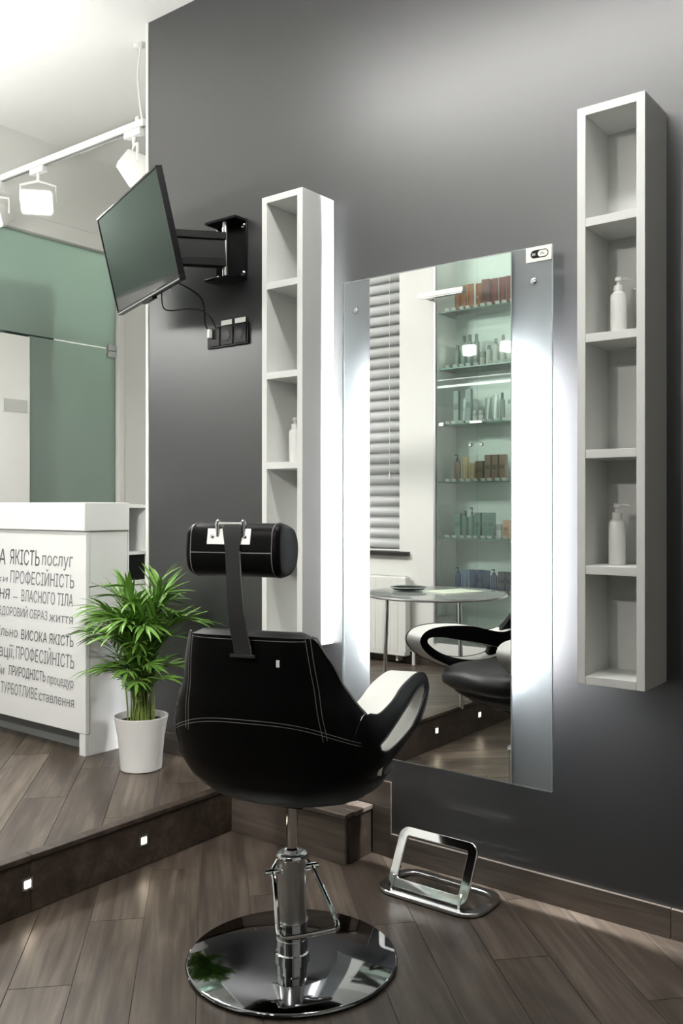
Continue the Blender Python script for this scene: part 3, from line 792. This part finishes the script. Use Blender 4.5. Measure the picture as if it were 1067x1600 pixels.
tvp = B(); tb(tvp, -.16, .16, .063, .067, -.12, .1); part('screen_plate', tvp, M_blkmet, t)
for xx, zz in ((-2.785,2.485),(-2.635,2.485),(-2.785,2.283),(-2.635,2.283)):
    part('bolt', B().lathe([(.011,0),(.011,.006),(.006,.010)], n=12, mtx=Matrix.Translation((xx,-.006,zz)) @ Matrix.Rotation(R(90),4,'X')), M_chrome, t)
# sockets and cables
t = thing('triple_socket', 'black triple wall socket with white tags under the television arm', 'socket', (-2.73, 0, 2.03))
fr = part('frame', B().box(-2.850, -2.607, -.010, -.0005, 1.985, 2.077), M_blkpl, t, .003)
for i in range(3):
    x0 = -2.842 + i*.0775
    s_ = part('insert', B().box(x0, x0+.071, -.014, -.0102, 1.992, 2.070), M_blkmet, t, .003)
    if i: part('socket_well', B().lathe([(.021,0),(.021,.0012),(.017,.0013)], n=24, mtx=Matrix.Translation((x0+.0355,-.0142,2.031)) @ Matrix.Rotation(R(90),4,'X')), M_blkpl, t, sub=s_)
part('plug', B().box(-2.828, -2.814, -.034, -.0142, 2.028, 2.066), M_white_pl, t, .003)
for x0 in (-2.763, -2.682): part('tag', B().box(x0, x0+.062, -.0118, -.0105, 2.0775, 2.098), M_tag, t)
e1 = TM @ Vector((.12,.064,-.16)); e2 = TM @ Vector((.02,.064,-.18))
cb = spline([e1, (-2.80,-.10,2.19), (-2.822,-.05,2.09), (-2.822,-.036,2.067)], 8, False)
tag(part('cable', B().tube(cb, .0032, 6), M_blkpl, None), 'thin black cable running from the television arm down to the plug', 'cable', 'television cables')
cb = spline([e2, (-2.93,-.18,2.14), (-2.87,-.09,2.15), (-2.80,-.06,2.128), (-2.79,-.016,2.0705)], 8, False)
tag(part('cable', B().tube(cb, .0026, 6), M_blkpl, None), 'looping thin black cable hanging under the television', 'cable', 'television cables')

# ------------------------------------------------------------------ track lighting
TRY, TRZ = .10, 3.135
t = thing('light_track', 'white suspended lighting track below the ceiling beyond the dark wall', 'track', (-4.0, TRY, TRZ))
part('rail', B().box(XG+.02, -3.385, TRY-.018, TRY+.018, TRZ-.002, TRZ+.030), M_white_pl, t, .002)
part('groove', B().box(XG+.03, -3.39, TRY-.008, TRY+.008, TRZ-.004, TRZ-.0021), M_kick, t)
for xx in (-3.44, -4.72):
    part('hanger', B().lathe([(.014,0),(.014,.02),(.004,.03)], (xx, TRY, TRZ+.031), 14), M_white_pl, t)
    part('suspension_wire', B().tube([(xx, TRY, TRZ+.06), (xx, TRY, CE-.021)], .0015, 6), M_satin, t)
    part('ceiling_cup', B().lathe([(.02,-.02),(.022,0)], (xx, TRY, CE-.0005), 18), M_white_pl, t)
part('feed_cable', B().tube(spline([(-3.405, TRY-.01, CE-.001), (-3.43, TRY-.01, CE-.14), (-3.42, TRY-.01, CE-.26), (-3.40, TRY-.01, TRZ+.031)], 8, False), .005, 8), M_white_pl, t)
def track_head(x, y_, z, aim, label, lit=True, power=0, group='track spotlights', cone=120):
    """adapter on the rail, yoke and a square floodlight head"""
    r = thing('track_spotlight', label, 'spotlight', (x, y_, z), 0, group)
    part('adapter', B().box(x-.06, x+.06, y_-.017, y_+.017, z-.036, z-.0045), M_white_pl, r, .003)
    part('stem', B().tube([(x,y_,z-.036),(x,y_,z-.075)], .010, 12), M_white_pl, r)
    c = Vector((x, y_, z-.185)); d = Vector(aim).normalized()
    side = Vector((-d.y, d.x, 0)).normalized()
    up = side.cross(d)*-1
    yk = [c + side*.092, c + side*.092 + Vector((0,0,.085)), c + Vector((0,0,.11)), c - side*.092 + Vector((0,0,.085)), c - side*.092]
    part('yoke', B().tube(yk, .007, 8), M_white_pl, r)
    m_ = Matrix(((side.x, d.x, up.x, c.x), (side.y, d.y, up.y, c.y), (side.z, d.z, up.z, c.z), (0,0,0,1)))
    h = B()
    o_ = rrect(.17, .13, .02, 4); i_ = rrect(.155, .115, .016, 4); s_ = rrect(.10, .08, .015, 4)
    n = len(o_)
    rows_ = [[m_ @ Vector((p[0], -.07, p[1])) for p in s_], [m_ @ Vector((p[0], .03, p[1])) for p in o_], [m_ @ Vector((p[0], .06, p[1])) for p in o_], [m_ @ Vector((p[0], .06, p[1])) for p in i_], [m_ @ Vector((p[0], .045, p[1])) for p in i_]]
    h.grid(lambda i, j: rows_[j][i], n, 5, closeu=True); h.add(rows_[0], [tuple(range(n))])
    part('head', h, M_white_pl, r)
    lm = B().prism([m_ @ Vector((p[0]*.98, .044, p[1]*.98)) for p in i_], d*.003)
    part('lens', lm, M_lamp if lit else M_satin, r)
    if power:
        li = bpy.data.lights.new('spot_beam', 'SPOT'); li.energy = power; li.spot_size = R(cone); li.spot_blend = .8; li.shadow_soft_size = .06; li.color = (1,.97,.92)
        lo = bpy.data.objects.new('spot_beam', li); C.objects.link(lo); lo.parent = r
        lo.location = (c + d*.08) - r.location; lo.rotation_euler = d.to_track_quat('-Z', 'Y').to_euler()
    return r
track_head(-4.262, TRY, TRZ, (.70,-.65,-.42), 'lit white track spotlight with a glowing square head hanging from the rail', True, 90)
track_head(-4.66, TRY, TRZ, (.2,-.9,-.35), 'lit white track spotlight turned aside next to the glass partition', True, 70)
track_head(-3.47, TRY, TRZ, (.35,.6,-.5), 'white track spotlight at the rail end, turned away behind the television', False, 0)

# second track, added behind the camera to brighten desk, plant and shelves
t = thing('light_track', 'added white fill-light track over the camera end of the salon', 'track', (-.8, -3.4, 2.95))
part('rail', B().box(-1.75, .2, -3.418, -3.382, 2.948, 2.980), M_white_pl, t, .002)
for xx in (-1.6, .05): part('suspension_wire', B().tube([(xx, -3.4, 2.981), (xx, -3.4, CE-.001)], .0015, 6), M_satin, t)
for xx, tgt, what in ((-1.30, (-3.75,-.27,.75), 'reception desk'), (-.85, (-3.0,-.23,.45), 'potted palm'), (-1.62, (-1.0,-.1,1.5), 'shelf with two pump bottles')):
    track_head(xx, -3.4, 2.95, Vector(tgt) - Vector((xx,-3.4,2.765)), f'added white fill spotlight aimed at the {what}', True, SPOT*(.35 if 'shelf' in what else 1), cone=46)

# linear pendants added out of view to fill in the general light
def pendant(x0, x1, y_, z, key, label):
    M_fill = mat('fill_diffuser', (1,1,1), .5, emit=(1,.985,.955), estr=FILL_PEND[key][0])
    M_fillup = mat('fill_uplight', (1,1,1), .5, emit=(1,.985,.955), estr=FILL_PEND[key][1])
    r = thing('fill_pendant', label, 'lamp', ((x0+x1)/2, y_, z), 0, 'added linear fill lights')
    part('body', B().box(x0, x1, y_-.05, y_+.05, z, z+.05), M_white_pl, r, .003)
    part('lower_diffuser', B().box(x0+.01, x1-.01, y_-.045, y_+.045, z-.006, z-.0005), M_fill, r)
    part('upper_diffuser', B().box(x0+.01, x1-.01, y_-.045, y_+.045, z+.0505, z+.056), M_fillup, r)
    for xx in (x0+.15, x1-.15): part('suspension_wire', B().tube([(xx,y_,z+.0565),(xx,y_,CE-.001)], .0015, 6), M_satin, r)
pendant(-4.7, -3.18, -.97, 2.42, 'platform', 'added linear fill light hanging over the raised floor')
pendant(-2.6, -.55, -.85, 3.24, 'chair', 'added linear fill light hanging over the styling chair')

# ------------------------------------------------------------------ step lights
proto = None
for yy, od in zip((-.618, -1.092, -1.566, -2.040), ('first', 'second', 'third', 'fourth')):
    lab = f'small square step light in the dark riser, {od} from the mirror wall'
    if proto is None:
        proto = thing('step_light', lab, 'step light', (XS, yy, .095), 0, 'step lights in the riser')
        fo = [(0, p[0], p[1]) for p in rrect(.038,.038,.002,2)]; fi = [(0, p[0], p[1]) for p in rrect(.024,.024,.002,2)]
        part('frame', B().ring(fo, fi, (.004,0,0)), M_satin, proto, local=True)
        part('lens', B().box(.0006,.002,-.0115,.0115,-.0115,.0115), M_step, proto, local=True)
    else: dup(proto, (XS, yy, .095), label=lab)

# ------------------------------------------------------------------ footrest
t = thing('footrest', 'chrome footrest frame standing under the mirror', 'footrest', (-1.585, -.17, 0))
o_ = [(-1.582+p[0], -.168+p[1], .002) for p in rrect(.40,.225,.075,8)]; i_ = [(-1.582+p[0], -.168+p[1], .002) for p in rrect(.345,.165,.05,8)]
part('base_ring', B().ring(o_, i_, (0,0,.013)), M_chrome, t, .003)
part('base_edge', B().ring([(p[0],p[1],0) for p in o_], [(-1.582+p[0], -.168+p[1], 0) for p in rrect(.38,.205,.07,8)], (0,0,.0019)), M_blkpl, t)
FM = Matrix.Translation((-1.588, -.243, .018)) @ Matrix.Rotation(R(-28), 4, 'X')
ro = rrect(.305,.20,.034,8); ri = rrect(.235,.138,.008,8)
part('foot_frame', B().ring([FM @ Vector((p[0], -.006, p[1]+.10)) for p in ro], [FM @ Vector((p[0], -.006, p[1]+.10)) for p in ri], (FM.to_3x3() @ Vector((0,.014,0)))), M_chrome, t, .003)
for xx in (-.13, .13):
    part('side_bracket', B().prism([(-1.588+xx-.004, -.252, .0155), (-1.588+xx-.004, -.20, .0155), (-1.588+xx-.004, -.222, .055), (-1.588+xx-.004, -.232, .055)], (.008,0,0)), M_chrome, t, .001)

# ------------------------------------------------------------------ styling chair
CXY = (-1.685, -.802)
CH = thing('styling_chair', 'black and white salon styling chair on a round chrome base', 'chair', (CXY[0], CXY[1], 0), R(17.5))
part('base_disc', B().lathe([(.290,.001),(.300,.003),(.303,.008),(.301,.013),(.296,.0155),(.1,.0157),(.05,.0158)], n=96), M_disc, CH, local=True, ang=50)
part('base_pad', B().lathe([(.286,0),(.286,.0009)], n=64), M_blkpl, CH, local=True)
part('column', B().lathe([(.050,.0156),(.050,.030),(.0445,.032),(.0445,.066),(.0455,.067),(.0455,.069),(.0445,.070),(.0445,.116),(.0465,.118),(.0465,.120)], n=40), M_chrome, CH, local=True)
part('pump_sleeve', B().lathe([(.041,.119),(.041,.300),(.0425,.302),(.0425,.310),(.036,.314),(.030,.314)], n=40), M_satin, CH, local=True)
part('sleeve_collar', B().lathe([(.0445,.296),(.046,.298),(.046,.306),(.044,.309)], n=40), M_chrome, CH, local=True)
part('piston', B().lathe([(.021,.314),(.021,.322),(.0165,.326),(.0165,.470)], n=28), M_chrome, CH, local=True)
part('seat_bracket', B().box(-.07,.07,-.07,.07,.466,.482).box(-.05,.05,-.05,.05,.452,.4655), M_blkmet, CH, .003, local=True)
# pump lever: built in world direction, then into chair space
inv = rmat(CH).inverted()
ax = Vector((.515,.857,0)); outd = Vector((.857,-.515,0)); c0 = Vector((CXY[0], CXY[1], 0))
def W(a, o_, z): return inv @ (c0 + ax*a + outd*o_ + Vector((0,0,z)))
lev = [W(-.060,.0,.262), W(-.062,.03,.250), W(-.078,.105,.188), W(-.084,.135,.158), W(-.080,.150,.148), W(-.068,.156,.145), W(0,.160,.145), W(.068,.156,.145), W(.080,.150,.148), W(.084,.135,.158), W(.078,.105,.188), W(.062,.03,.250), W(.060,.0,.262)]
lv = part('pump_lever', B().tube(spline(lev, 4, False), .0072, 10), M_chrome, CH, local=True)
for sg in (-1, 1):
    part('lever_pivot', B().tube([W(sg*.038,0,.262), W(sg*.072,0,.262)], .010, 14), M_chrome, CH, local=True, sub=lv)
    part('pivot_bolt', B().tube([W(sg*.072,0,.262), W(sg*.080,0,.262)], .0065, 8), M_chrome, CH, local=True, sub=lv)
    part('lever_lug', B().tube([W(sg*.035,-.02,.285), W(sg*.05,-.008,.272), W(sg*.06,0,.262)], .007, 8), M_chrome, CH, local=True, sub=lv)

# --- tub shell
A_T = [(.478,.13),(.486,.180),(.50,.225),(.53,.264),(.57,.290),(.62,.306),(.68,.309),(.75,.290),(.85,.246),(.985,.204)]
BB_T = [(.478,.10),(.486,.140),(.50,.180),(.55,.228),(.62,.258),(.70,.275),(.80,.290),(.97,.310)]
BF_T = [(.478,.10),(.486,.140),(.50,.180),(.54,.240),(.60,.275),(.97,.275)]
P_T = [(.478,.95),(.60,.74),(.80,.55),(.985,.42)]
HT = [(0,.983),(36,.981),(46,.972),(54,.915),(61,.84),(67,.780),(72,.745),(75,.68),(79,.61),(86,.58),(120,.575),(180,.575)]
ZB = .478
def shell(th, z, off=0.0):
    """th in degrees, 0 = back centre, +90 = right side; off > 0 pushes outward"""
    a = lerp(A_T, z) + off; p = lerp(P_T, z)
    cb_ = math.cos(R(th)); sb = math.sin(R(th))
    b_ = (lerp(BB_T, z) if cb_ > 0 else lerp(BF_T, z)) + off
    x = a*math.copysign(abs(sb)**p, sb); y_ = -b_*math.copysign(abs(cb_)**p, cb_)
    return Vector((x, y_, z))
def Hh(th): return lerp(HT, abs(th))
NU = 144; ths = [-180 + 360*i/NU for i in range(NU)]
NV = 22; TH_ = .052
def row(i, j):
    th = ths[i]; H = Hh(th)
    if j < NV:
        u = j/(NV-1); u = u**1.25
        return shell(th, ZB + (H-.012-ZB)*u)
    rim = [(.30,.006),(.5,.011),(.8,.011),(1.0,.002)]
    k_ = j - NV
    if k_ < 4:
        fr_, dz = rim[k_]
        return shell(th, H-.012+dz, -TH_*fr_*.999 + (0 if fr_ < 1 else 0))
    u = (k_-3)/8
    z = H-.010 - max(.0, H-.010-.585)*u
    return shell(th, z, -TH_*(1+.2*u))
sh_ = part('shell', B().grid(row, NU, NV+4+8, closeu=True).add([shell(th, ZB) for th in ths], [tuple(range(NU))]), M_blk, CH, local=True, ang=70, weld=True)
# seat cushion
def cush(i, j):
    a = 2*math.pi*i/64; prof = [(.0,.655),(.5,.654),(.85,.648),(.96,.635),(1.0,.612),(.99,.585),(.9,.565),(.0,.56)]
    r_, z = prof[j]
    sx = math.copysign(abs(math.cos(a))**.55, math.cos(a)); sy = math.copysign(abs(math.sin(a))**.55, math.sin(a))
    return (.225*r_*sx, .02 + (.245 if sy < 0 else .285)*r_*sy, z)
part('seat_cushion', B().grid(cush, 64, 8, closeu=True), M_blkedge, CH, local=True, ang=60, weld=True)
# arms: side outline with an eye-shaped opening
outer = [(-.175,.758),(-.11,.752),(-.04,.765),(.05,.787),(.15,.798),(.25,.800),(.315,.788),(.345,.758),(.335,.722),(.295,.685),(.24,.655),(.14,.612),(.04,.580),(-.06,.570),(-.15,.60),(-.205,.68)]
hole  = [(-.120,.676),(-.075,.690),(-.02,.704),(.045,.719),(.11,.733),(.18,.747),(.25,.757),(.297,.756),(.303,.738),(.27,.710),(.22,.684),(.15,.661),(.07,.646),(-.01,.642),(-.08,.647),(-.115,.660)]
NS = 6
OL = spline(outer, NS); HL = spline(hole, NS); NO = len(OL)
def shell_x(y_, z):
    p = lerp(P_T, z); b_ = lerp(BB_T, z); cc = min(1, (max(0, -y_)/b_)**(1/p))
    return lerp(A_T, z)*max(0, 1-cc*cc)**(p/2)
def xo(y_, z):
    w_ = min(1, max(0, (y_+.17)/.19)); w_ = w_*w_*(3-2*w_)
    return w_*(.312 - max(0, .66-z)*.42 - max(0, z-.74)*.15) + (1-w_)*(shell_x(y_, z)+.002)
for sg in (1, -1):
    arm = B()
    ROWS = [('o',0),('o',.004),('h',.004),('h',0)]
    WID = .092
    # white rim outside, white lining of the opening, black side faces
    def P3(p, inset): return Vector((sg*(xo(p.x, p.y) - inset), p.x, p.y))
    fo = [P3(p, 0) for p in OL]; fh = [P3(p, 0) for p in HL]; bo = [P3(p, WID) for p in OL]; bh = [P3(p, WID) for p in HL]
    mo = [P3(OL[i].lerp(HL[i], .45), -.006) for i in range(NO)]; mi_ = [P3(OL[i].lerp(HL[i], .45), WID+.006) for i in range(NO)]
    vsx = fo + mo + fh + bo + mi_ + bh
    fs = []
    for i in range(NO):
        j = (i+1) % NO
        fs += [(i, j, NO+j, NO+i), (NO+i, NO+j, 2*NO+j, 2*NO+i), (3*NO+i, 4*NO+i, 4*NO+j, 3*NO+j), (4*NO+i, 5*NO+i, 5*NO+j, 4*NO+j)]
    arm.add(vsx, fs, 0)
    rim = B(); lin = B(); under = B()
    for i in range(NO):
        j = (i+1) % NO
        y_, z = OL[i].x, OL[i].y
        tgt = rim if (z > .742 or y_ > .16) else under
        e = .003
        def ex(p, q_): return p
        tgt.add([fo[i], fo[j], bo[j], bo[i]], [(0,1,2,3)])
        lin.add([fh[i], fh[j], bh[j], bh[i]], [(0,1,2,3)])
    am = part('arm', arm, M_blkedge if False else M_blk, CH, local=True, ang=60, weld=True)
    part('arm_pad', rim, M_wl, CH, local=True, ang=60, weld=True, sub=am, label='white leather arm band')
    part('arm_underside', under, M_blk, CH, local=True, ang=60, weld=True, sub=am)
    part('opening_lining', lin, M_wl, CH, local=True, ang=60, weld=True, sub=am, label='white leather lining of the arm opening')
    k0 = [i for i in range(NO) if OL[i].x > -.08]
    k0 = [i for i in range(NO) if i <= NO*.72 and i >= 3]
    part('piping', B().tube([fo[i] + Vector((sg*.001,0,0)) for i in k0], .0030, 6), M_blkedge, CH, local=True, sub=am)
    part('piping', B().tube([p + Vector((sg*.001,0,0)) for p in fh], .0026, 6, True), M_blkedge, CH, local=True, sub=am)
# rim piping and stitches
pip = [shell(th, Hh(th)-.004, .0005) for th in range(40, 74, 1)]
part('rim_piping', B().tube(pip, .0028, 6), M_stitch, CH, local=True)
pip = [shell(-th, Hh(th)-.004, .0005) for th in range(40, 74, 1)]
part('rim_piping', B().tube(pip, .0028, 6), M_stitch, CH, local=True)
def stitch(pts): part('stitching', B().tube(pts, .0007, 5), M_stitch, CH, local=True)
for dz in (0, .009):
    stitch([shell(th, .672 + dz + .070*max(0, math.cos(R(th*1.25)))**1.6, .0015) for th in range(-72, 73, 2)])
def at_x(x, z):
    lo, hi = 0.0, 89.0
    for _ in range(30):
        m_ = (lo+hi)/2
        if shell(m_, z).x < abs(x): lo = m_
        else: hi = m_
    return math.copysign(lo, x)
for sg in (-1, 1):
    for dx in (0, .010):
        stitch([shell(at_x(sg*(.158 + dx + .13*(.975-z)), z), z, .001) for z in [(.705 + dx*.3) + .0125*k for k in range(22)]])
    stitch([shell(at_x(sg*.16*f, .962), .962, .001) for f in (1,.8,.6,.4,.2,.01)])
part('care_tag', B().obox(Matrix.Translation(shell(8, .905, .002)) , .0045, .001, .009), M_tag, CH, local=True)
tp = shell(74, .60, .004)
part('care_tag', B().obox(Matrix.Translation(tp) @ Matrix.Rotation(R(60),4,'Z') @ Matrix.Rotation(R(15),4,'Y'), .006, .002, .012), M_tag, CH, local=True)

# --- headrest
HC = Vector((-.008, -.297, 1.190))
hp = [(-.072,.020),(-.066,.052),(-.040,.068),(0,.066),(.040,.052),(.060,.022),(.062,-.012),(.048,-.045),(.015,-.064),(-.030,-.066),(-.062,-.050),(-.073,-.018)]
hl = spline(hp, 4); nh = len(hl)
secs = [(-.130,.80),(-.127,.93),(-.120,.985),(-.11,1),(0,1.01),(.11,1),(.120,.985),(.127,.93),(.130,.80)]
hb_ = B().grid(lambda i, j: HC + Vector((secs[j][0], hl[i].x*secs[j][1], hl[i].y*secs[j][1])), nh, len(secs), closeu=True)
for j in (0, len(secs)-1):
    hb_.add([HC + Vector((secs[j][0], p.x*secs[j][1], p.y*secs[j][1])) for p in hl], [tuple(range(nh))])
hd = part('headrest', hb_, M_blk, CH, local=True, ang=50, weld=True)
for xx in (-.112, .112):
    part('stitching', B().tube([HC + Vector((xx, p.x*1.012, p.y*1.012)) for p in hl], .0011, 5, True), M_stitch, CH, local=True, sub=hd)
part('stitching', B().tube([HC + Vector((xx, -.0745, -.004)) for xx in (-.112, 0, .112)], .0013, 5), M_stitch, CH, local=True, sub=hd)
# bracket: chrome plate on the slanted back, rod with two ears, strap down to a slot
pm = Matrix.Translation(HC + Vector((-.005, -.0715, .036))) @ Matrix.Rotation(R(-11), 4, 'X')
pb = B().obox(pm, .060, .0015, .020)
bp_ = part('bracket_plate', pb, mat('brushed_plate', (.92,.92,.90), .45, .6), CH, .001, local=True)
for xx in (-.045, .045):
    part('screw', B().lathe([(.005,0),(.005,.002),(.003,.003)], n=10, mtx=pm @ Matrix.Translation((xx,-.0015,0)) @ Matrix.Rotation(R(90),4,'X')), M_chrome, CH, local=True, sub=bp_)
rod0 = HC + Vector((-.036, -.070, .066)); rod1 = HC + Vector((.034, -.070, .066))
part('bracket_rod', B().tube([rod0, rod1], .0065, 12), M_chrome, CH, local=True)
for p in (rod0, rod1):
    part('bracket_ear', B().tube([p + Vector((0,0,-.03)), p, p + Vector((0,0,.012))], [.005,.008,.004], 10), M_chrome, CH, local=True)
sp = [(-.3745,1.254,.024),(-.3765,1.244,.026),(-.3765,1.220,.0225),(-.3745,1.19,.0195),(-.368,1.12,.020),(-.356,1.04,.022),(-.338,.98,.023),(-.322,.945,.024),(-.3175,.925,.024)]
sb_ = B()
vv = []
for (yy, zz, hw) in sp: vv += [(-hw, yy-.0015, zz), (hw, yy-.0015, zz), (hw, yy+.0025, zz), (-hw, yy+.0025, zz)]
ff = []
for k_ in range(len(sp)-1):
    for m_ in range(4):
        n_ = (m_+1) % 4; ff.append((k_*4+m_, k_*4+n_, (k_+1)*4+n_, (k_+1)*4+m_))
ff += [(0,1,2,3), tuple((len(sp)-1)*4+m_ for m_ in range(4))]
sb_.add(vv, ff)
stp = part('headrest_strap', sb_, M_strap, CH, local=True, ang=50)
part('strap_edge', B().tube([(hw+.0005, yy, zz) for (yy, zz, hw) in sp[3:]], .0018, 6), M_satin, CH, local=True, sub=stp)
part('strap_slot', B().obox(Matrix.Translation((0,-.318,.922)), .035, .004, .004), M_blkedge, CH, .001, local=True)

# print on the mirror's switch label
lab_items = [('BK', 0), ('PL', 0)]
for (s_, _z), me, x0, m_ in zip(lab_items, text_meshes(lab_items), (-1.287, -1.2575), (M_tag, M_blkpl)):
    xs = [v.co.x for v in me.vertices]; a, b_ = min(xs), max(xs)
    mr_ = bpy.data.objects['wall_mirror']
    for v in me.vertices: v.co = Vector((x0 + (v.co.x-a)/(b_-a)*.013, -.0736, 2.1122 + v.co.y*.0085/.7)) - mr_.location
    me.materials.clear(); me.materials.append(m_)
    o = bpy.data.objects.new('lettering', me); C.objects.link(o); o.parent = st
